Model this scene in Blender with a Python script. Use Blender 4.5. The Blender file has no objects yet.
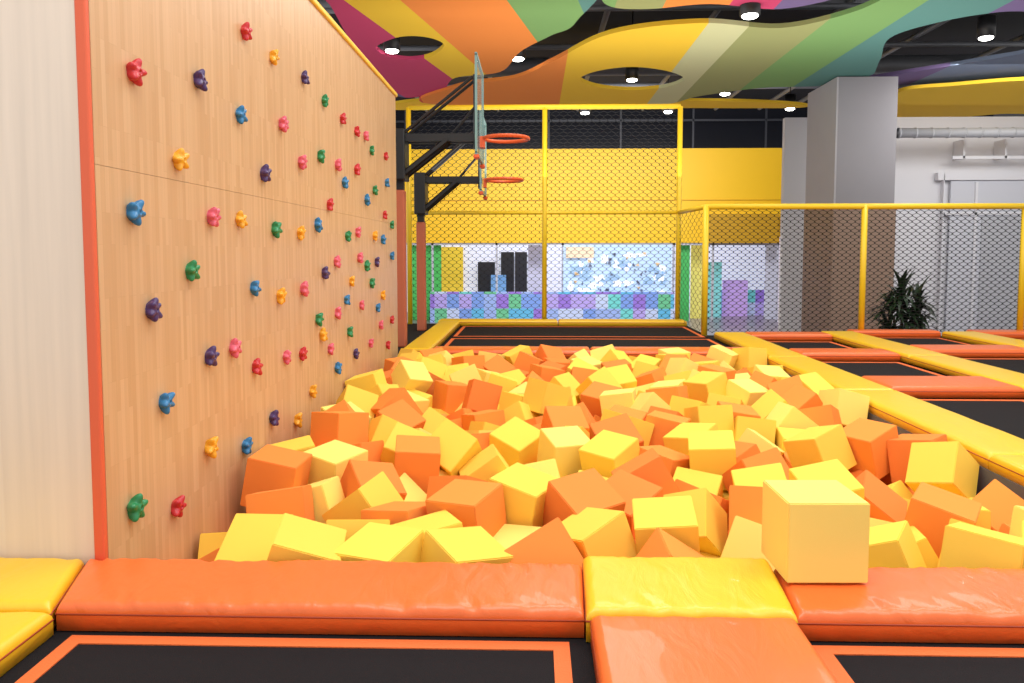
import bpy, bmesh, math, random
from mathutils import Vector, Matrix, Euler, Quaternion, noise
random.seed(7)
S=bpy.context.scene
COL=S.collection
CAMZ=2.05; DZ=1.2
# ---------------- pixel helper: image pixels cast through the camera onto chosen planes of the hall --------------
PITCH=3.87;SHIFT=36.7
_f=780.0;_p=math.radians(PITCH);_w=math.radians(1.605);_C=(0,0,CAMZ)
_F=(-math.sin(_w)*math.cos(_p),math.cos(_w)*math.cos(_p),-math.sin(_p))
_R=(math.cos(_w),math.sin(_w),0)
_U=(-math.sin(_w)*math.sin(_p),math.cos(_w)*math.sin(_p),math.cos(_p))
def un(px,py,ax,val):
    r=(px-512)/_f;u=(341.5-SHIFT-py)/_f
    d=[_F[i]+r*_R[i]+u*_U[i] for i in range(3)]
    t=(val-_C[ax])/d[ax]
    return Vector([_C[i]+t*d[i] for i in range(3)])
# ---------------- materials ----------------
def lin(c):
    return tuple(((v/255)/12.92 if v/255<=0.04045 else ((v/255+0.055)/1.055)**2.4) for v in c)+(1,)
def mat(name,rgb,rough=0.5,bump=0.0,bscale=50,metal=0,coat=0,var=0.0,vscale=3,emit=0,spec=0.5,objvar=0.0):
    m=bpy.data.materials.new(name);m.use_nodes=True;n=m.node_tree.nodes;l=m.node_tree.links
    b=n['Principled BSDF'];c=lin(rgb)
    b.inputs['Base Color'].default_value=c;b.inputs['Roughness'].default_value=rough
    b.inputs['Metallic'].default_value=metal;b.inputs['Coat Weight'].default_value=coat
    b.inputs['Specular IOR Level'].default_value=spec
    tc=n.new('ShaderNodeTexCoord')
    src=None
    if var>0:
        t=n.new('ShaderNodeTexNoise');t.inputs['Scale'].default_value=vscale;t.inputs['Detail'].default_value=4
        l.new(tc.outputs['Object'],t.inputs['Vector'])
        mx=n.new('ShaderNodeMix');mx.data_type='RGBA'
        mx.inputs[6].default_value=tuple(v*(1-var) for v in c[:3])+(1,)
        mx.inputs[7].default_value=tuple(min(1,v*(1+var)) for v in c[:3])+(1,)
        l.new(t.outputs['Fac'],mx.inputs[0]);src=mx.outputs[2]
    if objvar>0:
        oi=n.new('ShaderNodeObjectInfo');mr=n.new('ShaderNodeMapRange')
        mr.inputs['To Min'].default_value=1-objvar;mr.inputs['To Max'].default_value=1+objvar*0.6
        l.new(oi.outputs['Random'],mr.inputs['Value'])
        hs=n.new('ShaderNodeHueSaturation');l.new(mr.outputs[0],hs.inputs['Value'])
        mr2=n.new('ShaderNodeMapRange');mr2.inputs['To Min'].default_value=0.495;mr2.inputs['To Max'].default_value=0.505
        l.new(oi.outputs['Random'],mr2.inputs['Value']);l.new(mr2.outputs[0],hs.inputs['Hue'])
        if src: l.new(src,hs.inputs['Color'])
        else: hs.inputs['Color'].default_value=c
        src=hs.outputs[0]
    if src: l.new(src,b.inputs['Base Color'])
    if bump>0:
        t=n.new('ShaderNodeTexNoise');t.inputs['Scale'].default_value=bscale;t.inputs['Detail'].default_value=5
        l.new(tc.outputs['Object'],t.inputs['Vector'])
        bp=n.new('ShaderNodeBump');bp.inputs['Strength'].default_value=bump;bp.inputs['Distance'].default_value=0.01
        l.new(t.outputs['Fac'],bp.inputs['Height']);l.new(bp.outputs[0],b.inputs['Normal'])
    if emit>0:
        b.inputs['Emission Color'].default_value=c;b.inputs['Emission Strength'].default_value=emit
        if src: l.new(src,b.inputs['Emission Color'])
    return m
M={}
def vinyl(name,rgb):
    m=mat(name,rgb,0.36,0,1,coat=0.15,var=0.04)
    n=m.node_tree.nodes;l=m.node_tree.links;b=n['Principled BSDF']
    tc=n.new('ShaderNodeTexCoord');mp=n.new('ShaderNodeMapping');mp.inputs['Scale'].default_value=(14,5,14);mp.inputs['Rotation'].default_value=(0,0,0.5)
    t=n.new('ShaderNodeTexNoise');t.inputs['Scale'].default_value=1;t.inputs['Detail'].default_value=6;t.inputs['Distortion'].default_value=0.8
    l.new(tc.outputs['Object'],mp.inputs[0]);l.new(mp.outputs[0],t.inputs['Vector'])
    t2=n.new('ShaderNodeTexNoise');t2.inputs['Scale'].default_value=500
    l.new(tc.outputs['Object'],t2.inputs['Vector'])
    b1=n.new('ShaderNodeBump');b1.inputs['Strength'].default_value=0.32;b1.inputs['Distance'].default_value=0.014
    b2=n.new('ShaderNodeBump');b2.inputs['Strength'].default_value=0.12;b2.inputs['Distance'].default_value=0.002
    l.new(t.outputs['Fac'],b1.inputs['Height']);l.new(t2.outputs['Fac'],b2.inputs['Height']);l.new(b1.outputs[0],b2.inputs['Normal']);l.new(b2.outputs[0],b.inputs['Normal'])
    return m
M['v_or']=vinyl('vinyl_orange',(240,112,48))
M['v_ye']=vinyl('vinyl_yellow',(246,196,38))
M['seam']=mat('seam_piping',(170,66,34),0.5)
M['f_ye']=mat('foam_yellow',(251,212,88),0.95,0.1,420,spec=0.1,objvar=0.04)
M['f_pa']=mat('foam_pale_yellow',(252,225,120),0.95,0.1,420,spec=0.1,objvar=0.03)
M['f_or']=mat('foam_orange',(244,146,70),0.95,0.1,420,spec=0.1,objvar=0.06)
M['black']=mat('black_metal',(22,22,24),0.45)
M['bed']=mat('jump_mat_black',(28,25,27),0.85,0.4,400,var=0.1,vscale=8,spec=0.2)
M['dark']=mat('dark_base',(24,23,25),0.85,spec=.2)
M['pitw']=mat('pit_lining',(98,94,94),0.8,0.2,20)
M['stripe']=mat('webbing_orange',(236,112,50),0.7,0.3,200)
M['yel']=mat('yellow_paint',(244,204,36),0.4)
M['net']=mat('net_cord',(26,24,26),0.8)
M['white']=mat('white_wall',(216,216,221),0.7,0.05,20)
M['floor']=mat('hall_floor',(135,122,135),0.3,var=0.2,vscale=1)
M['ceil']=mat('ceiling_black',(30,30,36),0.9)
M['ceilpipe']=mat('duct_grey',(120,122,128),0.5,metal=0.2)
M['duct']=mat('duct_silver',(165,167,172),0.6,metal=0.1)
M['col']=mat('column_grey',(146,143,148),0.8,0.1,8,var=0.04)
M['coll']=mat('column_grey_lit',(178,175,180),0.8,0.1,8,var=0.04)  # same column grey made paler for its brighter-lit side
M['col2']=mat('column_cladding',(150,124,106),0.6,0.1,8,var=0.04)
M['fac']=mat('facade_yellow',(246,194,16),0.5,var=0.02)
M['trimo']=mat('trim_coral',(222,98,62),0.5)
M['trimy']=mat('trim_amber',(245,200,60),0.45)
M['lamp']=mat('lamp_glow',(255,252,245),0.5,emit=14)
M['glassd']=mat('dark_glazing',(30,32,40),0.15)
M['frame']=mat('frame_grey',(180,182,188),0.5)
M['gpane']=mat('pane_grey',(198,200,208),0.4)
M['leaf']=mat('leaf_green',(34,56,30),0.4,var=0.4,vscale=6)
M['pot']=mat('pot_grey',(90,88,88),0.6)
M['stem']=mat('stem_brown',(90,70,50),0.8)
M['rim']=mat('rim_orange',(230,96,44),0.4)
M['pad2']=mat('post_pad_rust',(186,96,62),0.6)
def wood(name,a,b_,plain=False):
    m=bpy.data.materials.new(name);m.use_nodes=True;n=m.node_tree.nodes;l=m.node_tree.links
    b=n['Principled BSDF'];tc=n.new('ShaderNodeTexCoord');sp=n.new('ShaderNodeSeparateXYZ');cb=n.new('ShaderNodeCombineXYZ')
    ad=n.new('ShaderNodeMath');ad.operation='ADD'
    l.new(tc.outputs['Object'],sp.inputs[0]);l.new(sp.outputs['X'],ad.inputs[0]);l.new(sp.outputs['Y'],ad.inputs[1])
    l.new(sp.outputs['Z'],cb.inputs['X']);l.new(ad.outputs[0],cb.inputs['Y'])
    br=n.new('ShaderNodeTexBrick');l.new(cb.outputs[0],br.inputs['Vector'])
    br.inputs['Scale'].default_value=1;br.inputs['Brick Width'].default_value=0.24 if not plain else 9;br.inputs['Row Height'].default_value=0.022 if not plain else 0.31
    br.inputs['Mortar Size'].default_value=0.0004 if not plain else 0.0;br.inputs['Mortar Smooth'].default_value=0.3
    br.offset=0.37;br.offset_frequency=3
    br.inputs['Color1'].default_value=lin(a);br.inputs['Color2'].default_value=lin(b_)
    br.inputs['Mortar'].default_value=lin(tuple(v*0.95 for v in b_))
    ns=n.new('ShaderNodeTexNoise');mp=n.new('ShaderNodeMapping');mp.inputs['Scale'].default_value=(3,110,1) if not plain else (1.2,30,1)
    l.new(cb.outputs[0],mp.inputs[0]);l.new(mp.outputs[0],ns.inputs['Vector']);ns.inputs['Scale'].default_value=1;ns.inputs['Detail'].default_value=6
    mr=n.new('ShaderNodeMapRange');mr.inputs['To Min'].default_value=0.9 if not plain else 0.82;mr.inputs['To Max'].default_value=1.08
    l.new(ns.outputs['Fac'],mr.inputs['Value'])
    hs=n.new('ShaderNodeHueSaturation');l.new(br.outputs['Color'],hs.inputs['Color']);l.new(mr.outputs[0],hs.inputs['Value'])
    l.new(hs.outputs[0],b.inputs['Base Color']);b.inputs['Roughness'].default_value=0.42 if not plain else 0.3
    return m
M['wood']=wood('beech_panel',(215,175,131),(202,159,114))
M['wood2']=wood('pale_birch_panel',(234,220,204),(231,214,196),True)
# ---------------- builders ----------------
def link(o,name,m=None,parent=None):
    o.name=name;COL.objects.link(o)
    if m: 
        if not o.data.materials: o.data.materials.append(m)
    if parent:
        o.parent=parent;o.matrix_parent_inverse=Matrix.Translation(-parent.location)
    return o
def T(o,label,cat,group=None):
    o['label']=label;o['category']=cat
    if group:o['group']=group
    return o
def K(o,label,kind='structure'):
    o['kind']=kind;o['label']=label;return o
def empty(name,loc,label,cat,group=None):
    o=bpy.data.objects.new(name,None);o.location=loc;o.empty_display_size=0.1;COL.objects.link(o);return T(o,label,cat,group)
def bm_obj(bm,name,m,parent=None,smooth=False):
    me=bpy.data.meshes.new(name);bm.to_mesh(me);bm.free()
    if smooth:
        for p in me.polygons:p.use_smooth=True
    o=bpy.data.objects.new(name,me);return link(o,name,m,parent)
def addbox(bm,x0,x1,y0,y1,z0,z1):
    r=bmesh.ops.create_cube(bm,size=1)
    for v in r['verts']:
        v.co=Vector((x0+(v.co.x+.5)*(x1-x0),y0+(v.co.y+.5)*(y1-y0),z0+(v.co.z+.5)*(z1-z0)))
    return r['verts']
def box(name,x0,x1,y0,y1,z0,z1,m,parent=None,bev=0.0,seg=2):
    bm=bmesh.new();addbox(bm,x0,x1,y0,y1,z0,z1)
    if bev>0:bmesh.ops.bevel(bm,geom=bm.edges[:],offset=bev,segments=seg,affect='EDGES',profile=0.5)
    return bm_obj(bm,name,m,parent)
def boxes(name,lst,m,parent=None,bev=0.0):
    bm=bmesh.new()
    for b in lst:addbox(bm,*b)
    if bev>0:bmesh.ops.bevel(bm,geom=bm.edges[:],offset=bev,segments=2,affect='EDGES')
    return bm_obj(bm,name,m,parent)
def addtube(bm,a,b,r,seg=12):
    a=Vector(a);b=Vector(b);d=b-a
    q=d.to_track_quat('Z','Y').to_matrix().to_4x4()
    bmesh.ops.create_cone(bm,cap_ends=True,segments=seg,radius1=r,radius2=r,depth=d.length,matrix=Matrix.Translation((a+b)/2)@q)
def tube(name,a,b,r,m,parent=None,seg=14):
    bm=bmesh.new();addtube(bm,a,b,r,seg);return bm_obj(bm,name,m,parent,True)
def tubes(name,lst,m,parent=None,seg=10):
    bm=bmesh.new()
    for a,b,r in lst:addtube(bm,a,b,r,seg)
    return bm_obj(bm,name,m,parent,True)
def samples(L,r,step):
    s=[0,r*.08,r*.25,r*.5,r*.75,r]
    n=max(1,int((L-2*r)/step))
    s+=[r+(L-2*r)*i/n for i in range(1,n)]
    s+=[L-v for v in reversed([0,r*.08,r*.25,r*.5,r*.75,r])]
    return s
def pad(q,m,label,z0=1.13,top=1.2,r=0.025,wr=0.0,puff=0.003,step=0.1,group=None):
    """upholstered cushion over quad q: near-left, near-right, far-right, far-left"""
    q=[Vector((a,b,0)) for a,b in q]
    cen=(q[0]+q[1]+q[2]+q[3])/4;cen.z=z0
    W=((q[1]-q[0]).length+(q[2]-q[3]).length)/2;D=((q[3]-q[0]).length+(q[2]-q[1]).length)/2
    su=samples(W,r,step);sv=samples(D,r,step)
    nu,nv=len(su),len(sv);V=[];Fc=[]
    def prof(d):
        d=max(0,min(1,d/r));return math.sqrt(max(0,1-(1-d)**2))
    for j,b in enumerate(sv):
        for i,a in enumerate(su):
            u=a/W;v=b/D
            P=(q[0]*(1-u)+q[1]*u)*(1-v)+(q[3]*(1-u)+q[2]*u)*v
            pu=prof(min(a,W-a));pv=prof(min(b,D-b))
            h=(top-z0-r)+r*min(pu,pv)*(0.5+0.5*max(pu,pv))+puff*math.sin(math.pi*u)*math.sin(math.pi*v)
            if wr>0:
                e=math.exp(-min(b,D-b)/0.05)
                cr=noise.noise(Vector((P.x*30+P.y*12,P.y*6+3,cen.x)))
                h+=wr*e*(-abs(cr)*1.6+0.3)*min(pu,pv)
                h+=wr*0.5*noise.noise(Vector((P.x*3,P.y*5,7+cen.y)))*min(pu,pv)
            V.append((P.x-cen.x,P.y-cen.y,h))
    for j in range(nv-1):
        for i in range(nu-1):
            k=j*nu+i;Fc.append((k,k+1,k+nu+1,k+nu))
    per=[i for i in range(nu)]+[j*nu+nu-1 for j in range(1,nv)]+[(nv-1)*nu+i for i in range(nu-2,-1,-1)]+[j*nu for j in range(nv-2,0,-1)]
    base=len(V)
    for k in per:
        x,y,_=V[k];V.append((x,y,0))
    n=len(per)
    for t in range(n):
        Fc.append((per[t],base+t,base+(t+1)%n,per[(t+1)%n]))
    Fc.append([base+t for t in range(n-1,-1,-1)])
    me=bpy.data.meshes.new('pad');me.from_pydata(V,[],Fc);me.update()
    bm=bmesh.new();bm.from_mesh(me);bmesh.ops.recalc_face_normals(bm,faces=bm.faces);bm.to_mesh(me);bm.free()
    for p in me.polygons:p.use_smooth=True
    o=bpy.data.objects.new('safety_pad',me);o.location=cen;link(o,'safety_pad',m)
    cu=bpy.data.curves.new('seam','CURVE');cu.dimensions='3D';cu.bevel_depth=0.0025
    sp=cu.splines.new('POLY');sp.points.add(3)
    for i in range(4):sp.points[i].co=(q[i].x-cen.x,q[i].y-cen.y,(top-z0-r)*0.9,1)
    sp.use_cyclic_u=True
    tmp=bpy.data.objects.new('t',cu);COL.objects.link(tmp)
    me2=bpy.data.meshes.new_from_object(tmp.evaluated_get(bpy.context.evaluated_depsgraph_get()));bpy.data.objects.remove(tmp)
    me2.materials.clear()
    s=bpy.data.objects.new('piping',me2);COL.objects.link(s);me2.materials.append(M['seam']);s.parent=o
    return T(o,label,'pad',group or 'vinyl pads around the trampolines')
OR,YE=M['v_or'],M['v_ye']
def rect(x0,x1,y0,y1):return [(x0,y0),(x1,y0),(x1,y1),(x0,y1)]
PX0,PX1,PY0,PY1=-1.2,1.92,2.11,6.66
# ---------------- structure ----------------
K(box('floor',-6,16,-1,30,-0.1,0,M['floor']),'polished dull purple grey hall floor')
K(box('ceiling',-8,18,6,30,6.6,6.7,M['ceil']),'black painted ceiling')
WT=3.39
zs=[0.6,2.29,WT];bm=bmesh.new()
ys=[2.12,6.82]
for i in range(len(zs)-1):
    addbox(bm,-1.23,-1.2,ys[0],ys[1],zs[i]+0.0006,zs[i+1]-0.0006)
K(bm_obj(bm,'wall_left',M['wood']),'light beech climbing wall with strip pattern')
K(box('trim_3',-1.32,-1.232,2.18,6.81,0.0,WT-.02,M['wood']),'plywood backing behind the climbing boards')
K(box('wall_front',-3.2,-1.231,2.104,2.15,0.0,4.4,M['wood2']),'pale birch plywood wall end panel')
K(box('trim_1',-1.23,-1.199,2.098,2.119,1.13,4.4,M['trimo'],bev=0.005),'coral vertical corner edging')
K(box('trim_2',-1.235,-1.185,2.12,6.85,WT,WT+.035,M['trimy'],bev=0.01),'thin yellow rail capping the climbing wall')
plat=empty('trampoline_platform',(2,5,0),'dark steel platform carrying trampolines around the foam pit','platform')
boxes('body',[(-3.2,-1.19,0.3,2.09,0,1.12),(-1.19,PX1+0.02,0.3,PY0-0.02,0,1.12),(PX1+0.02,7.0,0.3,8.75,0,1.12),(-1.19,PX1+0.02,PY1+0.02,6.86,0,1.12),(-1.75,PX1+0.02,6.86,10.1,0,1.12)],M['dark'],plat)
pit=empty('foam_pit',(0.36,4.4,0.45),'rectangular pit with dark lining holding foam cubes','foam pit')
PFZ=0.59
box('pit_floor',PX0+.002,PX1,PY0,PY1,PFZ-0.05,PFZ,M['pitw'],pit)
box('pit_wall',PX0+.002,PX1,PY0-0.02,PY0,PFZ,1.13,M['pitw'],pit)
box('pit_wall',PX0+.002,PX1,PY1,PY1+0.02,PFZ,1.13,M['dark'],pit)
box('pit_wall',PX1,PX1+0.02,PY0,PY1,PFZ,1.13,M['pitw'],pit)
# ---------------- trampolines ----------------
def tramp(x0,x1,y0,y1,ins=0.07):
    e=empty('trampoline',((x0+x1)/2,(y0+y1)/2,1.12),'black jump mat framed by an orange webbing stripe','trampoline','trampolines')
    box('jump_mat',x0,x1,y0,y1,1.121,1.127,M['bed'],e)
    w=0.038;a,b,c,d=x0+ins,x1-ins,y0+ins,y1-ins
    boxes('webbing_stripe',[(a,b,c,c+w,1.127,1.130),(a,b,d-w,d,1.127,1.130),(a,a+w,c+w,d-w,1.127,1.130),(b-w,b,c+w,d-w,1.127,1.130)],M['stripe'],e)
tramp(-1.16,0.135,0.5,1.84,0.05)
tramp(0.60,2.1,0.5,1.84,0.05)
for r_ in [(2.26,3.08,2.2,4.93),(2.26,3.08,5.44,6.6),(2.26,3.08,6.98,8.1),(3.47,4.38,4.0,6.85),(3.47,4.38,7.3,8.5),(4.77,5.9,5.5,8.4),(-0.9,1.88,7.06,8.3),(-0.9,1.88,8.45,9.66)]:
    tramp(*r_,ins=0.02)
# ---------------- pads ----------------
pad([(-1.16,1.81),(0.122,1.81),(0.135,2.104),(-1.25,2.099)],OR,'long wrinkled orange vinyl pad on pit edge',r=0.024,wr=0.009,step=0.012,puff=0.003)
pad([(0.125,1.79),(0.62,1.79),(0.652,2.13),(0.138,2.13)],YE,'short yellow vinyl pad between two orange pads',top=1.21,r=0.024,wr=0.008,step=0.014)
pad([(0.625,1.81),(2.25,1.81),(2.25,2.104),(0.658,2.104)],OR,'long orange vinyl pad under a loose foam cube',r=0.024,wr=0.009,step=0.016)
pad(rect(0.135,0.612,0.75,1.787),OR,'smooth orange vinyl pad dividing two trampolines',top=1.205,r=0.024,wr=0.005,step=0.02)
pad([(-1.8,1.8),(-1.167,1.8),(-1.257,2.095),(-1.8,2.095)],YE,'yellow vinyl corner pad beside the birch panel',top=1.203,r=0.024,wr=0.007,step=0.02)
pad(rect(-1.8,-1.155,0.75,1.79),YE,'yellow vinyl pad along trampoline side',top=1.195,r=0.024,wr=0.006,step=0.03)
for a,b in [(2.11,3.3),(3.305,4.85),(4.855,6.4),(6.405,8.35)]:
    pad(rect(1.925,2.25,a,b),YE,'yellow vinyl pad running along the foam pit',wr=0.004,step=0.05)
for a,b in [(2.5,4.6),(4.605,6.5),(6.505,8.5)]:
    pad(rect(3.1,3.45,a,b),YE,'yellow vinyl pad between trampoline rows')
for a,b in [(4.6,6.6),(6.605,8.5)]:
    pad(rect(4.4,4.75,a,b),YE,'yellow vinyl pad between trampoline rows')
for x0,x1,y0,y1 in [(2.26,3.09,4.95,5.42),(2.26,3.09,6.62,6.96),(2.26,3.09,8.12,8.4),(3.46,4.39,6.87,7.27),(3.46,4.39,8.5,8.7),(4.76,6.0,6.9,7.2),(4.76,6.0,8.4,8.7)]:
    pad(rect(x0,x1,y0,y1),OR,'orange vinyl cross pad between black jump mats')
pad(rect(-0.9,0.5,6.7,7.03),OR,'orange vinyl pad on far pit edge')
pad(rect(0.51,1.9,6.7,7.03),OR,'orange vinyl pad on far pit edge')
pad(rect(-1.17,-0.92,6.86,9.68),YE,'yellow vinyl pad beside the hoop posts')
pad(rect(-1.2,0.3,9.7,9.95),YE,'yellow vinyl pad at foot of net fence')
pad(rect(0.31,1.9,9.7,9.95),YE,'yellow vinyl pad at foot of net fence')
# ---------------- climbing holds ----------------
hc={'r':(196,42,50),'p':(72,48,100),'b':(40,118,168),'g':(34,132,78),'y':(235,168,40),'k':(218,94,114)}
HM={k:mat('hold_'+n,hc[k],0.4,0.2,60,coat=0.1) for k,n in zip('rpbgyk',['red','purple','blue','green','amber','pink'])}
boltm=mat('bolt_steel',(40,36,36),0.35,metal=0.6)
def hold_mesh(seed,m):
    bm=bmesh.new();bmesh.ops.create_icosphere(bm,subdivisions=5,radius=1)
    rs=random.Random(seed*7+1);nl=rs.choice([5,5,6]);ph=rs.uniform(0,6)
    dirs=[]
    for i in range(nl):
        a=ph+2*math.pi*i/nl+rs.uniform(-.1,.1);t=math.radians(rs.uniform(22,34))
        dirs.append((Vector((math.sin(t),math.cos(t)*math.cos(a),math.cos(t)*math.sin(a))),rs.uniform(.9,1.1)))
    fwd=Vector((1,0,0))
    for v in bm.verts:
        d=v.co.normalized()
        if d.x<0:
            v.co=Vector((0,d.y*.72*.036,d.z*.72*.036));continue
        r=.6
        for q,k in dirs:
            an=d.angle(q);r+=.5*k*math.exp(-(an/.36)**2)
        an=d.angle(fwd);r+=.1*math.exp(-(an/.5)**2)-.45*math.exp(-(an/.2)**2)
        v.co=Vector((max(0,d.x*r*.046),d.y*r*.038,d.z*r*.038))
    me=bpy.data.meshes.new('climbing_hold');bm.to_mesh(me);bm.free()
    for p in me.polygons:p.use_smooth=True
    me.materials.append(m);return me
hm={}
for i,k in enumerate('rpbgyk'):
    hm[k]=[hold_mesh(i*3+j,HM[k]) for j in range(2)]
bm=bmesh.new();bmesh.ops.create_cone(bm,cap_ends=True,segments=8,radius1=0.0065,radius2=0.0065,depth=0.016,matrix=Matrix.Translation((0.012,0,0))@Matrix.Rotation(math.pi/2,4,'Y'))
bolt_me=bpy.data.meshes.new('bolt');bm.to_mesh(bolt_me);bm.free();bolt_me.materials.append(boltm)
H=[(246,32,'r'),(135,72,'r'),(200,80,'p'),(274,57,'y'),(305,78,'p'),(241,115,'b'),(283,124,'k'),(325,101,'g'),(302,162,'k'),(180,160,'y'),(265,174,'p'),(321,156,'g'),(343,119,'r'),(357,131,'r'),(366,136,'k'),(135,212,'b'),(213,217,'k'),(241,220,'y'),(276,229,'g'),(301,233,'y'),(330,205,'r'),(318,225,'b'),(348,236,'g'),(345,183,'b'),(338,165,'k'),(357,170,'r'),(192,271,'g'),(153,310,'p'),(255,288,'b'),(281,296,'y'),(304,289,'k'),(325,273,'p'),(319,319,'g'),(338,313,'k'),(337,262,'k'),(352,281,'y'),(211,357,'p'),(235,348,'k'),(257,367,'r'),(287,357,'k'),(303,354,'r'),(331,349,'k'),(166,402,'b'),(274,418,'p'),(313,391,'y'),(338,368,'b'),(211,447,'y'),(247,446,'b'),(298,420,'y'),(136,508,'g'),(178,507,'r'),(372,150,'g'),(375,190,'g'),(386,156,'r'),(387,183,'b'),(367,200,'b'),(360,258,'k'),(372,283,'g'),(383,240,'b'),(375,236,'y'),(392,256,'b'),(356,354,'p'),(371,343,'k'),(388,345,'r'),(350,332,'g'),(362,305,'k'),(378,308,'b'),(385,215,'r'),(377,262,'p'),(392,225,'g'),(358,232,'k'),(367,266,'g'),(383,295,'y'),(392,320,'r'),(381,325,'k'),(323,335,'y'),(347,300,'b')]
cn={'r':'red','p':'dark purple','b':'blue','g':'green','y':'amber yellow','k':'pink'}
for i,(a,b,k) in enumerate(H):
    P=un(a,b,0,-1.188)
    o=bpy.data.objects.new('climbing_hold',hm[k][i%2]);o.location=(-1.2005,P.y,P.z)
    s=random.uniform(1.0,1.15);o.rotation_euler=(random.uniform(0,6.28),0,0);o.scale=(s,s,s)
    COL.objects.link(o);T(o,cn[k]+' plastic lobed climbing hold bolted to beech wall','climbing hold','climbing holds on the wall')
    if P.y<5.5:
        c=bpy.data.objects.new('bolt',bolt_me);COL.objects.link(c);c.parent=o
# ---------------- foam cubes : rigid body settling ----------------
CS=0.198
def cube_mesh(m,nm,s=CS):
    bm=bmesh.new();bmesh.ops.create_cube(bm,size=s)
    bmesh.ops.bevel(bm,geom=bm.edges[:],offset=0.003,segments=2,affect='EDGES')
    me=bpy.data.meshes.new(nm);bm.to_mesh(me);bm.free();me.materials.append(m);return me
cm=[cube_mesh(M['f_ye'],'foam_yellow'),cube_mesh(M['f_pa'],'foam_pale'),cube_mesh(M['f_or'],'foam_orange')]
NAMES=['bright yellow foam cube lying tilted in the pit','pale yellow foam cube lying tilted in the pit','orange foam cube lying tilted in the pit']
loose=bpy.data.objects.new('foam_cube',cube_mesh(M['f_pa'],'foam_cube_loose',0.208));COL.objects.link(loose)
loose.location=(0.748,2.064,1.206+0.104);loose.rotation_euler=(0,0,math.radians(1.5))
T(loose,'pale yellow foam cube resting upright on the orange pad','foam cube','foam cubes')
rc=bpy.data.collections.new('rb');COL.children.link(rc)
cubes=[];rots=[]
rnd=random.Random(23)
# soft contact proxies: foam squeezes, so each cube settles on a rounded core
DIA=CS*1.2
bm=bmesh.new();bmesh.ops.create_icosphere(bm,subdivisions=2,radius=DIA/2)
core=bpy.data.meshes.new('core');bm.to_mesh(core);bm.free()
def rot():
    yaw=rnd.uniform(0,2*math.pi);ax=rnd.uniform(0,2*math.pi)
    tl=min(math.radians(6)+abs(rnd.gauss(0,1))*math.radians(25),math.radians(52))
    return Quaternion((math.cos(ax),math.sin(ax),0),tl)@Quaternion((0,0,1),yaw)
def addcube(x,y,z):
    t=rnd.random();k=2 if t<0.41 else (1 if t<0.62 else 0)
    o=bpy.data.objects.new('foam_cube',core);o['k']=k;o.location=(x,y,z)
    rc.objects.link(o);cubes.append(o);rots.append(rot())
nx,ny,nl=12,17,3
for L in range(nl):
    for j in range(ny):
        for i in range(nx):
            x=PX0+0.135+(PX1-PX0-0.27)*i/(nx-1)+rnd.uniform(-.008,.008)
            y=PY0+0.135+(PY1-PY0-0.27)*j/(ny-1)+rnd.uniform(-.01,.01)
            if L==2 and (i<=1 and j<=2):continue
            addcube(x,y,PFZ+0.14+L*0.27+rnd.uniform(0,.02))
for q in range(26):
    addcube(rnd.uniform(-.7,1.3),rnd.uniform(2.7,6.1),PFZ+1.0+.26*(q%4))
for q in range(3):
    addcube(-1.04,3.7+q*.8,PFZ+1.0)
cols=[]
def collider(x0,x1,y0,y1,z0,z1):
    bm=bmesh.new();bmesh.ops.create_cube(bm,size=1)
    for v in bm.verts:v.co=Vector((v.co.x*(x1-x0),v.co.y*(y1-y0),v.co.z*(z1-z0)))
    me=bpy.data.meshes.new('c');bm.to_mesh(me);bm.free();o=bpy.data.objects.new('c',me)
    o.location=((x0+x1)/2,(y0+y1)/2,(z0+z1)/2);rc.objects.link(o);cols.append(o)
collider(PX0-1,PX1+1,PY0-1,PY1+1,PFZ-0.5,PFZ-0.01)
collider(PX0-0.5,PX0+0.008,PY0-1,PY1+1,PFZ-.4,6)
collider(PX1-.008,PX1+.5,PY0-.5,PY1+1,PFZ-.4,6)
collider(PX0-.5,PX1+.5,PY0-.3,PY0+.008,PFZ-.4,6)
collider(PX0-.5,PX1+.5,PY1-.008,PY1+.4,PFZ-.4,6)
collider(.60,.90,1.9,2.22,1.1,1.45)
try:
    bpy.ops.rigidbody.world_add()
    rw=S.rigidbody_world
    rw.substeps_per_frame=8;rw.solver_iterations=12
    vl=bpy.context.view_layer
    for lst,ty in ((cubes,'ACTIVE'),(cols,'PASSIVE')):
        bpy.ops.object.select_all(action='DESELECT')
        for o in lst:o.select_set(True)
        vl.objects.active=lst[0]
        bpy.ops.rigidbody.objects_add(type=ty)
        for o in lst:
            b=o.rigid_body;b.collision_shape='SPHERE' if ty=='ACTIVE' else 'BOX';b.use_margin=True;b.collision_margin=0.001
            b.friction=1.0;b.restitution=0.0
            if ty=='ACTIVE':
                b.mass=0.5;b.linear_damping=0.3;b.angular_damping=0.99
    rw.point_cache.frame_start=1;rw.point_cache.frame_end=120
    S.frame_start=1;S.frame_end=120
    for f in range(1,75):S.frame_set(f)
    dg=bpy.context.evaluated_depsgraph_get()
    res=[Matrix.Translation(o.evaluated_get(dg).matrix_world.translation)@q.to_matrix().to_4x4() for o,q in zip(cubes,rots)]
    bpy.ops.rigidbody.world_remove()
    S.frame_set(1)
except Exception as ex:
    print('SIM FAIL',ex)
    res=[o.matrix_world.copy() for o in cubes]
for o in cols:bpy.data.objects.remove(o)
zz=sorted(m.translation.z for m in res)
print('cube z',zz[0],sum(zz)/len(zz),zz[-1],zz[-300],'out',sum(1 for m in res if not(PX0<m.translation.x<PX1 and PY0<m.translation.y<PY1)))
order=sorted(range(len(cubes)),key=lambda i:-(res[i].translation.z-0.012*res[i].translation.y))
keep=set(order[:298])
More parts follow.
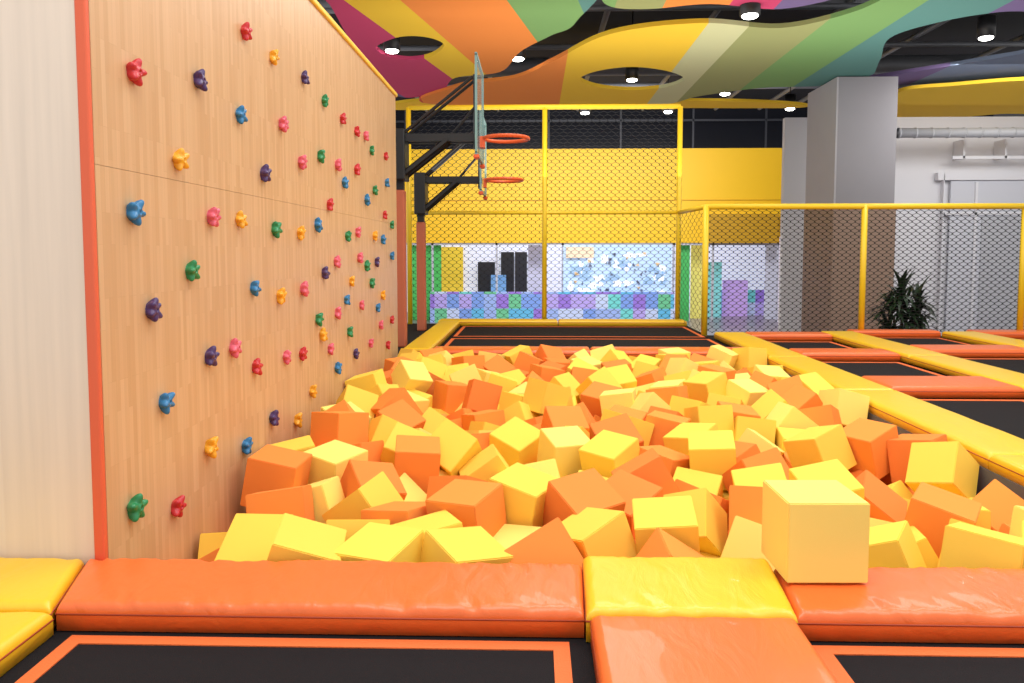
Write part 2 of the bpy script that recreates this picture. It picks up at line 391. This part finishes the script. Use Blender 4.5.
bm=bmesh.new();mm=[M['f_ye'],M['f_pa'],M['f_or']]
stuff=bpy.data.meshes.new('foam_cube_pile')
for m_ in mm:stuff.materials.append(m_)
def ext(Mx,ax):
    return sum(abs(Mx[ax][c]) for c in range(3))*CS/2
for i,o in enumerate(cubes):
    k=o['k'];Mx=res[i];tr=Mx.translation.copy()
    if not(PX0-.1<tr.x<PX1+.1 and PY0-.1<tr.y<PY1+.1 and tr.z>PFZ-.1):continue
    tr.x=max(PX0+ext(Mx,0)+.002,min(PX1-ext(Mx,0)-.002,tr.x))
    tr.y=max(PY0+ext(Mx,1)+.002,min(PY1-ext(Mx,1)-.002,tr.y))
    Mx.translation=tr
    if i in keep:
        n=bpy.data.objects.new('foam_cube',cm[k]);COL.objects.link(n);n.matrix_world=Mx
        T(n,NAMES[k],'foam cube','foam cubes')
    else:
        n0=len(bm.faces);tmp=cm[k].copy();tmp.transform(Mx);bm.from_mesh(tmp);bm.faces.ensure_lookup_table()
        for fi in range(n0,len(bm.faces)):bm.faces[fi].material_index=k
        bpy.data.meshes.remove(tmp)
bm.to_mesh(stuff);bm.free()
so=bpy.data.objects.new('foam_cube_pile',stuff);COL.objects.link(so);T(so,'buried yellow and orange foam cubes filling the pit','foam cubes');so['kind']='stuff'
for o in cubes:bpy.data.objects.remove(o)
COL.children.unlink(rc);bpy.data.collections.remove(rc)
# ---------------- basketball hoops ----------------
bg=bpy.data.materials.new('clear_board');bg.use_nodes=True
b=bg.node_tree.nodes['Principled BSDF'];b.inputs['Base Color'].default_value=(0.55,0.78,0.75,1);b.inputs['Roughness'].default_value=0.05;b.inputs['Alpha'].default_value=0.2
netw=mat('hoop_frame_teal',(120,155,152),0.4)
def hoop(y,zr,zb0,zb1,xb,xr,xp,ztop,label):
    e=empty('basketball_hoop',(xp,y,1.12),label,'basketball hoop','basketball hoops')
    box('post_pad',xp-.05,xp+.05,y-.06,y+.06,1.12,ztop-0.55,M['pad2'],e,bev=0.015)
    box('post',xp-.04,xp+.04,y-.04,y+.04,ztop-0.55,ztop,M['black'],e,bev=0.005)
    box('mount_box',xp-.06,xp+.07,y-.14,y+.14,zr-.4,zr+.08,M['black'],e,bev=0.01)
    bm=bmesh.new()
    for dy in (-.09,.09):
        addbox(bm,xp,xb-.01,y+dy-.022,y+dy+.022,zr-.035,zr+.035)
        addtube(bm,(xp+.03,y+dy,zr-.36),(xb-.3,y+dy,zr-.02),.03,6)
        addtube(bm,(xp+.05,y+dy,zr+.04),(xb-.05,y+dy,zb1-.12),.016,8)
    addtube(bm,(xb-.3,y,zr),(xb-.04,y,zr+.3),.014,8)
    addtube(bm,(xb-.04,y,zr-.1),(xb-.04,y,zb1-.08),.016,8)
    addbox(bm,xb-.05,xb-.03,y-.1,y+.1,zb1-.15,zb1-.1)
    addbox(bm,xb-.33,xb-.28,y-.12,y+.12,zr-.025,zr+.025)
    bm_obj(bm,'support_arm',M['black'],e)
    w=.45
    box('backboard',xb,xb+.012,y-w,y+w,zb0,zb1,bg,e)
    boxes('backboard_frame',[(xb-.006,xb+.016,y-w-.015,y+w+.015,zb0-.015,zb0+.01),(xb-.006,xb+.016,y-w-.015,y+w+.015,zb1-.01,zb1+.015),(xb-.006,xb+.016,y-w-.015,y-w+.005,zb0,zb1),(xb-.006,xb+.016,y+w-.005,y+w+.015,zb0,zb1)],netw,e)
    boxes('board_pad',[(xb-.02,xb+.03,y-w-.02,y-w+.1,zb0-.05,zb0-.01),(xb-.02,xb+.03,y+w-.1,y+w+.02,zb0-.05,zb0-.01)],M['rim'],e,bev=0.008)
    bm=bmesh.new();N=40;R=.215
    for i in range(N):
        a0=2*math.pi*i/N;a1=2*math.pi*(i+1)/N
        addtube(bm,(xr+R*math.cos(a0),y+R*math.sin(a0),zr),(xr+R*math.cos(a1),y+R*math.sin(a1),zr),.018,8)
    addbox(bm,xb+.01,xr-R+.01,y-.07,y+.07,zr-.09,zr+.015)
    bm_obj(bm,'rim',M['rim'],e,False)
hoop(7.6,3.14,2.95,3.83,-.53,-.27,-1.3,3.2,'black wall-arm basketball hoop with clear board and orange rim')
hoop(9.2,2.89,2.74,3.6,-.6,-.35,-1.33,2.95,'black basketball hoop with clear board beside the net fence')
# ---------------- fences ----------------
def net(name,a,b,z0,z1,parent,w=0.05,ph=0.085,t=0.0042):
    a=Vector(a);b=Vector(b);d=(b-a);L=d.length;d.normalize();nrm=Vector((-d.y,d.x,0))
    n=int(L/w);w=L/n;V=[];Fc=[];rows=int((z1-z0)/(ph/2))
    for i in range(n):
        s=[]
        for j in range(rows+1):
            side=(j+i)%2
            x=(i+side)*w;zc=z0+(z1-z0)*j/rows
            s+=[(x,zc-ph*.1),(x,zc+ph*.1)]
        base=len(V)
        for (x,zc) in s:
            zc=min(z1,max(z0,zc))
            P=a+d*x;P.z=zc
            for off in ((-t,-t),(t,-t),(t,t),(-t,t)):
                Q=P+d*off[0]+nrm*off[1];V.append(Q[:])
        for k in range(len(s)-1):
            for c in range(4):
                p=base+k*4;Fc.append((p+c,p+(c+1)%4,p+4+(c+1)%4,p+4+c))
    me=bpy.data.meshes.new(name);me.from_pydata(V,[],Fc);me.update()
    o=bpy.data.objects.new(name,me);return link(o,name,M['net'],parent)
FT,FM=3.88,2.55
fe=empty('safety_fence',(0.1,10,1.12),'tall yellow tube fence with black netting beyond trampolines','fence','safety fences')
for x in (-1.6,0.135,1.84):tube('post',(x,10.02,1.12),(x,10.02,FT),.032,M['yel'],fe)
for z in (FT,FM):tube('rail',(-1.6,10.02,z),(1.84,10.02,z),.032 if z==FT else .022,M['yel'],fe)
net('netting',(-1.6,10.02,0),(1.84,10.02,0),1.15,FT,fe,t=.0045)
f2=empty('safety_fence',(3.6,8.6,1.12),'low yellow tube fence with black netting behind trampolines','fence','safety fences')
for x in (1.9,3.63,5.36,7.1):tube('post',(x,8.72,1.12),(x,8.72,FM+.02),.034,M['yel'],f2)
tube('rail',(1.9,8.72,FM),(7.1,8.72,FM),.032,M['yel'],f2)
tube('rail',(1.9,8.72,FM),(1.84,10.02,FM),.026,M['yel'],f2)
net('netting',(1.9,8.72,0),(7.1,8.72,0),1.15,FM,f2,w=0.044,ph=0.066,t=.0046)
net('netting',(1.9,8.72,0),(1.84,10.02,0),1.15,FM,f2,w=0.1,ph=0.085,t=.002)
# ---------------- backdrop ----------------
def bx(px0,py0,px1,py1,yy,th,name,m,parent=None,bev=0):
    a=un(px0,py1,1,yy);c=un(px1,py0,1,yy)
    return box(name,a.x,c.x,yy,yy+th,max(0.0,a.z),c.z,m,parent,bev)
K(box('wall_back',-9,14,26.5,26.7,0,3.2,mat('wall_lavender',(220,224,242),0.6,emit=0.4)),'pale lavender shop wall behind the hall')  # wall glows slightly; the lit shop's brightness is put into its colour
fa=box('wall_upper',-9,7.2,23.0,23.3,2.32,5.05,M['fac']);K(fa,'yellow mezzanine facade with flat panels')
K(box('trim_4',-9,7.2,22.96,22.99,3.55,3.57,mat('seam_mustard',(210,160,0),0.5)),'thin seam in yellow facade')
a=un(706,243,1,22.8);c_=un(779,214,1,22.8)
K(box('trim_5',a.x,c_.x,22.8,22.98,a.z,c_.z,mat('mustard_bulkhead',(195,148,16),0.5)),'mustard boxed bulkhead under yellow facade')  # box in a darker mustard than the facade
K(box('wall_mezzanine',-9,14,24.5,24.6,5.0,6.7,M['glassd']),'dark mezzanine behind the facade')
K(box('ceiling.001',-9,14,23.3,26.6,3.2,3.3,mat('shop_ceiling_white',(230,230,236),0.7,emit=0.2)),'white shop ceiling')  # faint emission brightens this ceiling in place of shop lighting
mz=empty('mezzanine_railing',(3,23.1,5.05),'grey framed glazing above the yellow facade','railing')
fr=[]
for i in range(8):fr.append((-8+i*2.1,-7.95+i*2.1,23.1,23.15,5.05,6.2))
fr.append((-8,8,23.1,23.15,5.85,5.9))
boxes('frame',fr,mat('frame_dark_grey',(50,52,60),0.5),mz)
mf=empty('shop_front_frame',(2,23.1,0),'slim silver mullions of the shop front glazing','window frame')
boxes('mullion',[(x-.03,x+.03,23.05,23.12,0,2.32) for x in (-3.0,-1.1,0.85,4.1,5.25,7.15)]+[(-9,7.2,23.05,23.12,2.25,2.32)],mat('mullion_silver',(190,192,205),0.4),mf)
mats=empty('pixel_wall_mat',(2,22.6,0),'pastel multicoloured block patterned padded low wall','wall mat')
pm=bpy.data.materials.new('pixel_pastel');pm.use_nodes=True;n=pm.node_tree.nodes;l=pm.node_tree.links
tc=n.new('ShaderNodeTexCoord');vm=n.new('ShaderNodeVectorMath');vm.operation='SNAP';vm.inputs[1].default_value=(0.36,50,0.42)
wn=n.new('ShaderNodeTexWhiteNoise');cr=n.new('ShaderNodeValToRGB');cr.color_ramp.interpolation='CONSTANT'
pal=[(110,205,205),(175,160,228),(120,155,225),(190,205,238),(145,115,210),(105,190,145),(150,175,230),(95,180,222)]
els=cr.color_ramp.elements
els[0].color=lin(pal[0]);els[1].position=1/8;els[1].color=lin(pal[1])
for i in range(2,8):
    e_=els.new(i/8);e_.color=lin(pal[i])
ad=n.new('ShaderNodeVectorMath');ad.operation='ADD';ad.inputs[1].default_value=(0.01,0,0.01)
l.new(tc.outputs['Object'],ad.inputs[0]);l.new(ad.outputs[0],vm.inputs[0]);l.new(vm.outputs[0],wn.inputs['Vector']);l.new(wn.outputs['Value'],cr.inputs[0])
l.new(cr.outputs[0],n['Principled BSDF'].inputs['Base Color']);l.new(cr.outputs[0],n['Principled BSDF'].inputs['Emission Color']);n['Principled BSDF'].inputs['Emission Strength'].default_value=0.12  # mat colours also emit a little, standing in for interior light
box('mat_face',un(430,300,1,22.6).x,un(674,300,1,22.6).x,22.6,22.75,0,un(500,292,1,22.6).z,pm,mats)
m2=empty('pixel_wall_mat',(6,25.5,0),'low pastel padded wall inside the play area','wall mat')
box('mat_face',un(692,300,1,25.5).x,un(779,300,1,25.5).x,25.5,25.65,0,un(700,290,1,25.5).z,pm,m2)
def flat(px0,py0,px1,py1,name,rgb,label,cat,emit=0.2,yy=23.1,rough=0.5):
    o=bx(px0,py0,px1,py1,yy,0.06,name,mat(name+'_m',rgb,rough,emit=emit) if emit else mat(name+'_m',rgb,rough))  # emission puts the bright interior light into these flat colours
    return T(o,label,cat)
flat(412,240,441,330,'wall_panel',(70,175,85),'green painted wall panel beside shop front','panel',yy=23.4)
flat(441,247,463,330,'door',(232,200,60),'yellow door in lavender wall','door',yy=26.3)
flat(478,262,495,330,'door',(34,34,42),'black door in lavender wall','door',0,yy=26.3)
flat(501,252,514,330,'door',(34,34,40),'black double door leaf in lavender wall','door',0,yy=26.3)
flat(515,252,527,330,'door',(40,40,46),'black double door leaf in lavender wall','door',0,yy=26.3)
flat(491,275,506,330,'banner_stand',(110,160,215),'blue standing banner by the black doors','banner',0.2,25.6)
flat(528,240,546,330,'wall_panel',(196,196,222),'pale lavender pillar inside shop','panel',yy=24.5)
flat(690,244,705,330,'wall_panel',(235,222,120),'pale yellow wall panel inside the play area','panel',0.25,yy=24.2)
flat(705,262,722,330,'wall_panel',(130,205,215),'pale teal padded panel in the play area','panel',0.25,yy=24.6)
flat(722,280,748,330,'wall_panel',(185,155,220),'lilac padded low panel in the play area','panel',0.25,yy=25.0)
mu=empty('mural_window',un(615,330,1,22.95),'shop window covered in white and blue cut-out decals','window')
bx(563,245,672,330,22.95,0.04,'pane',mat('mural_pane',(180,206,236),0.3,emit=0.36),mu)  # pane emits its own colour to look brightly lit; not a lamp
rr_=random.Random(21)
def blob(cx,cz,rx,rz,y,m,k=5,amp=.25):
    bm=bmesh.new();N=26;ph=rr_.uniform(0,6);vs=[]
    for i in range(N):
        t=2*math.pi*i/N;q=1+amp*math.sin(k*t+ph)+amp*.4*math.sin((k+2)*t)
        vs.append(bm.verts.new((cx+rx*q*math.cos(t),y,cz+rz*q*math.sin(t))))
    f=bm.faces.new(vs);r=bmesh.ops.extrude_face_region(bm,geom=[f]);bmesh.ops.translate(bm,vec=(0,-.01,0),verts=[v for v in r['geom'] if isinstance(v,bmesh.types.BMVert)])
    bmesh.ops.recalc_face_normals(bm,faces=bm.faces[:])
    return bm_obj(bm,'decal',m,mu)
wm=mat('decal_white',(242,245,251),0.5,emit=0.42);bm2=mat('decal_blue',(150,184,220),0.5,emit=0.28);dm=mat('decal_dark',(100,110,140),0.5);ym=mat('decal_amber',(225,195,150),0.5,emit=0.2)  # white, blue and amber decals glow: brightness put into their colour
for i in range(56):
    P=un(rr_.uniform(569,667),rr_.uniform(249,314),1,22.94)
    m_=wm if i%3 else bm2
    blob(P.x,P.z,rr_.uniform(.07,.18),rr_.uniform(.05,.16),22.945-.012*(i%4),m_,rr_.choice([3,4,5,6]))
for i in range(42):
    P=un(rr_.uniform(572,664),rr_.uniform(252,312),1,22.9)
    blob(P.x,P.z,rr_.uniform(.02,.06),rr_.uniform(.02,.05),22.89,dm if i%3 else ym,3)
flat(566,247,594,258,'shop_sign',(228,205,180),'small beige sign over mural window','sign',0.3,22.82)
flat(678,243,690,330,'wall_panel',(70,175,90),'bright green wall at play area entrance','panel',yy=23.4)
flat(764,243,779,330,'wall_panel',(190,192,210),'pale grey interior partition behind glass','panel',0.2,yy=24)
flat(778,237,789,330,'banner',(215,205,222),'narrow pastel banner beside the shop front','banner',0.3,22.7)
# right white wall and column
K(bx(780,116,1120,345,16.0,0.15,'wall_right',M['white']),'white plaster wall with glazed door')
yc=13.45
zc=un(840,205,1,yc).z
xa,xb_=un(837,150,1,yc).x,un(896,150,1,yc).x
col=empty('column',((xa+xb_)/2,yc+.6,0),'square grey painted column with beige clad base','column')
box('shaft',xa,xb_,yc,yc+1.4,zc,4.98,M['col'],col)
box('lit_side',xa-.03,xa-.001,yc,yc+1.4,zc,4.98,M['coll'],col)  # side facing more light: the brightness is put into its paler grey
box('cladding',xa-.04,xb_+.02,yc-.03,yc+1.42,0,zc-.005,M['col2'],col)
wn_=empty('window',(0,0,0),'white framed glazed door in the white wall','window')
wn_.location=un(985,340,1,15.9)
bx(945,180,1120,345,15.9,0.06,'pane',M['gpane'],wn_)
bx(938,174,945,345,15.85,0.12,'frame',M['white'],wn_);bx(938,172,1120,180,15.85,0.12,'frame',M['white'],wn_)
bx(972,182,976,345,15.87,0.08,'frame',M['white'],wn_);bx(945,212,1120,215,15.87,0.08,'frame',M['white'],wn_)
bx(977,216,1120,345,15.88,0.02,'door_leaf',M['frame'],wn_)
p=un(898,133,1,15);du=empty('ventilation_duct',(p.x,15,p.z),'round grey ribbed duct along the white wall','duct')
L=[((p.x,15,p.z),(p.x+6,15,p.z),.09)]+[((p.x+.3*i,15,p.z),(p.x+.3*i+.03,15,p.z),.1) for i in range(20)]
tubes('duct_body',L,M['duct'],du,20)
p=un(950,158,1,15.7);sh=empty('wall_rack',(p.x,15.7,p.z),'white metal wall-mounted rail above glazed door','rack')
boxes('rack_frame',[(p.x,p.x+3,15.6,15.64,p.z-.03,p.z+.03),(p.x+.2,p.x+.24,15.6,15.98,p.z-.02,p.z+.35),(p.x+1.0,p.x+1.04,15.6,15.98,p.z-.02,p.z+.35)],M['white'],sh)
# plant
P=un(905,300,1,10.6);pl=empty('potted_dracaena',(P.x,10.6,0),'dark green spiky dracaena in grey pot behind fence','potted plant')
bm=bmesh.new();bmesh.ops.create_cone(bm,cap_ends=True,segments=24,radius1=.17,radius2=.23,depth=.45,matrix=Matrix.Translation((P.x,10.6,.225)));bm_obj(bm,'pot',M['pot'],pl,True)
tubes('stem',[((P.x,10.6,.4),(P.x-.05,10.6,1.5),.02),((P.x+.05,10.62,.4),(P.x+.14,10.6,1.3),.02),((P.x,10.55,.4),(P.x-.16,10.58,1.2),.018)],M['stem'],pl)
V=[];Fc=[]
rl=random.Random(3)
for hx,hz in ((-.05,1.5),(.15,1.36),(-.17,1.28),(.02,1.15),(.18,1.12),(-.2,1.02),(0,1.32)):
    for i in range(42):
        an=rl.uniform(0,6.28);el=rl.uniform(-.1,1.4);Ln=rl.uniform(.3,.46)
        z0=hz+rl.uniform(-.14,.04);pos=Vector((P.x+hx,10.6,z0));dr=Vector((math.cos(an)*math.cos(el),math.sin(an)*math.cos(el),math.sin(el)))
        sd=Vector((-math.sin(an),math.cos(an),0));base=len(V);N=7
        for k in range(N+1):
            t=k/N;wd=.026*math.sin(math.pi*min(.97,t*.9+.1))+.001
            V.append((pos-sd*wd)[:]);V.append((pos+sd*wd)[:])
            pos=pos+dr*Ln/N;dr=(dr+Vector((0,0,-.2))).normalized()
        for k in range(N):
            b0=base+2*k;Fc.append((b0,b0+1,b0+3,b0+2))
me=bpy.data.meshes.new('leaves');me.from_pydata(V,[],Fc);me.update();link(bpy.data.objects.new('leaves',me),'leaves',M['leaf'],pl)
# ---------------- ceiling panels ----------------
def smooth(pts,n=8):
    out=[];N=len(pts)
    for i in range(N):
        p0,p1,p2,p3=[Vector(pts[(i+k-1)%N]) for k in range(4)]
        for s in range(n):
            t=s/n;out.append(0.5*((2*p1)+(-p0+p2)*t+(2*p0-5*p1+4*p2-p3)*t*t+(-p0+3*p1-3*p2+p3)*t**3))
    return out
def stripe_mat(name,x0,x1,bands,shear=0.0):
    m=bpy.data.materials.new(name);m.use_nodes=True;n=m.node_tree.nodes;l=m.node_tree.links
    tc=n.new('ShaderNodeTexCoord');sp=n.new('ShaderNodeSeparateXYZ');l.new(tc.outputs['Object'],sp.inputs[0])
    mu_=n.new('ShaderNodeMath');mu_.operation='MULTIPLY_ADD';mu_.inputs[1].default_value=shear
    l.new(sp.outputs['Y'],mu_.inputs[0]);l.new(sp.outputs['X'],mu_.inputs[2])
    mr=n.new('ShaderNodeMapRange');mr.inputs['From Min'].default_value=x0;mr.inputs['From Max'].default_value=x1;l.new(mu_.outputs[0],mr.inputs[0])
    cr=n.new('ShaderNodeValToRGB');cr.color_ramp.interpolation='CONSTANT';e=cr.color_ramp.elements
    e[0].color=lin(bands[0][1]);e[1].position=(bands[1][0]-x0)/(x1-x0);e[1].color=lin(bands[1][1])
    for xx,c in bands[2:]:
        q=e.new((xx-x0)/(x1-x0));q.color=lin(c)
    l.new(mr.outputs[0],cr.inputs[0]);b=n['Principled BSDF'];l.new(cr.outputs[0],b.inputs['Base Color']);b.inputs['Roughness'].default_value=0.9
    b.inputs['Specular IOR Level'].default_value=0.2
    return m
def cpanel(pts,holes,m,label,z=5.0,th=0.06):
    cu=bpy.data.curves.new('cp','CURVE');cu.dimensions='2D';cu.fill_mode='BOTH';cu.extrude=th/2
    for pl_ in [pts]+holes:
        w=[un(x,y,2,z)[:2] for x,y in pl_];w=[Vector((a,b)) for a,b in w]
        sm=smooth(w);sp=cu.splines.new('POLY');sp.points.add(len(sm)-1)
        for i,v in enumerate(sm):sp.points[i].co=(v.x,v.y,0,1)
        sp.use_cyclic_u=True
    tmp=bpy.data.objects.new('t',cu);COL.objects.link(tmp)
    me=bpy.data.meshes.new_from_object(tmp.evaluated_get(bpy.context.evaluated_depsgraph_get()));bpy.data.objects.remove(tmp)
    me.materials.clear();me.materials.append(m)
    o=bpy.data.objects.new('ceiling_panel',me);o.location=(0,0,z+th/2);COL.objects.link(o);T(o,label,'ceiling panel','wavy striped ceiling panels')
    return o
mag=(202,70,110);orr=(240,142,66);ye=(242,198,56);rd=(215,88,64);gr=(125,166,100);ol=(158,162,105);pg=(202,202,152);te=(95,143,135);pu=(115,98,138);gb=(115,128,150)
mA=stripe_mat('stripes_a',-8,1,[(-8,pu),(-5.6,mag),(-4.17,ye),(-3.5,orr),(-2.26,gr),(-1.4,te)],shear=-0.2)
mB=stripe_mat('stripes_b',-4,12,[(-4,mag),(-2.6,rd),(-2.2,orr),(0.5,ye),(2.2,pg),(2.8,ol),(3.7,gr),(4.6,te),(5.6,pu),(6.6,gb)])
mC=stripe_mat('stripes_c',4,12,[(4,ye),(4.3,ye)])
mD=stripe_mat('stripes_d',3,12,[(3,te),(5.2,pu),(6.8,gb)])
mE=stripe_mat('stripes_e',-1,8,[(-1,gr),(1.0,ol),(1.6,orr),(2.4,mag),(3.0,pu)])
cpanel([(300,-40),(330,5),(350,40),(375,75),(400,97),(440,92),(455,78),(500,72),(520,52),(550,36),(576,22),(594,-40)],
 [[(376,48),(392,39),(412,36),(434,39),(444,46),(432,56),(412,60),(390,57)]],mA,'magenta yellow and peach banded wavy ceiling panel',z=5.05)
cpanel([(430,104),(460,86),(515,78),(555,60),(610,34),(700,23),(780,28),(850,13),(900,-10),(960,-40),(1060,-40),(1060,8),(1000,12),(940,22),(890,38),(880,60),(866,80),(820,86),(760,88),(700,96),(640,106)],
 [[(580,79),(598,71),(632,67),(667,71),(684,79),(667,87),(632,90),(598,87)]],mB,'large wavy ceiling panel striped orange yellow green teal',z=5.0)
cpanel([(605,-40),(600,-6),(612,7),(650,9),(710,4),(780,9),(845,-4),(885,-20),(900,-40)],[],mE,'green orange and purple striped wavy ceiling panel',z=5.1)
cpanel([(895,94),(950,86),(1060,82),(1060,112),(1000,114),(940,119),(895,117)],[],mC,'yellow rounded wavy ceiling panel',z=4.95)
cpanel([(860,82),(900,74),(950,66),(1010,56),(1060,50),(1060,80),(960,82),(905,85)],[],mD,'purple and grey blue wavy ceiling panel',z=5.1)
cpanel([(395,104),(450,100),(560,103),(700,101),(790,104),(790,108),(600,108),(395,110)],[],mC,'yellow narrow ceiling strip above net fence',z=5.2)
dc=empty('ceiling_duct',(2,14,6),'grey pipes and ducts under the black ceiling','duct')
tubes('pipe',[((-8,y_,z_),(16,y_,z_),r_) for y_,z_,r_ in ((11,6.0,.06),(12,5.7,.04),(13,6.1,.15),(15,5.9,.05),(17,6.0,.2),(19.5,6.1,.08))]+[((x_,8,6.0),(x_,22,6.0),.05) for x_ in (-3,-1,1.2,3,5,6.2,7,9)],M['ceilpipe'],dc)
# ---------------- downlights ----------------
def downlight(px,py,z=5.3,r=0.11):
    P=un(px,py,2,z)
    e=empty('downlight',(P.x,P.y,z),'black cylindrical downlight with glowing white lens','ceiling light','ceiling downlights')
    bm=bmesh.new();bmesh.ops.create_cone(bm,cap_ends=True,segments=24,radius1=r*1.25,radius2=r*1.25,depth=.3,matrix=Matrix.Translation((P.x,P.y,z+.16)))
    bm_obj(bm,'housing',M['black'],e,True)
    bm=bmesh.new();bmesh.ops.create_uvsphere(bm,u_segments=20,v_segments=10,radius=r,matrix=Matrix.Translation((P.x,P.y,z))@Matrix.Diagonal((1,1,.35,1)))
    bm_obj(bm,'lens',M['lamp'],e,True)
    tube('rod',(P.x,P.y,z+.3),(P.x,P.y,6.6),.012,M['black'],e,8)
for a,b_,z_ in [(392,51,5.06),(518,59,5.12),(632,80,5.25),(750,16,4.97),(986,38,5.25),(725,94,5.25),(790,109,5.25),(668,112,5.25),(585,113,5.25)]:
    downlight(a,b_,z=z_,r=0.1)
# ---------------- lights ----------------
def area(x,y,z,sx,sy,e,rot=(0,0,0),col=(1,.985,.96)):
    L=bpy.data.lights.new('lamp_and_fill','AREA');L.shape='RECTANGLE';L.size=sx;L.size_y=sy;L.energy=e;L.color=col  # hall ceiling lamps and added fill lights all get this name
    o=bpy.data.objects.new('lamp_and_fill',L);o.location=(x,y,z);o.rotation_euler=rot;COL.objects.link(o)
for x,y,e in [(-0.3,1.2,54),(2.6,1.6,54),(0.5,4.6,64),(3.2,5.0,54),(0.5,8.2,60),(4.5,8.5,60)]:
    area(x,y,4.9,1.8,1.8,e)
area(1.5,17.5,4.9,8,1.5,520,rot=(math.radians(55),0,0))  # added fill light, tilted towards the yellow facade to brighten it
area(1.5,25,3.1,9,1.0,120)
area(8,12.5,4.8,3,1.5,120,rot=(math.radians(25),0,0))
area(2.5,10.2,3.0,8,2.5,140,rot=(math.pi,0,0))  # added unseen up-facing light that brightens the ceiling panels from below
w=bpy.data.worlds.new('W');S.world=w;w.use_nodes=True
w.node_tree.nodes['Background'].inputs[0].default_value=(1,.98,.97,1);w.node_tree.nodes['Background'].inputs[1].default_value=0.97
try:
    S.view_settings.view_transform='Standard';S.view_settings.look='None'
except Exception as ex:print(ex)
# ---------------- camera ----------------
cd=bpy.data.cameras.new('camera');cd.sensor_width=36;cd.lens=36*780/1024;cd.clip_end=200;cd.shift_y=-SHIFT/1024
co=bpy.data.objects.new('camera',cd);COL.objects.link(co);co.location=(0,0,CAMZ);co.rotation_euler=(math.radians(90-PITCH),0,math.radians(1.605));S.camera=co
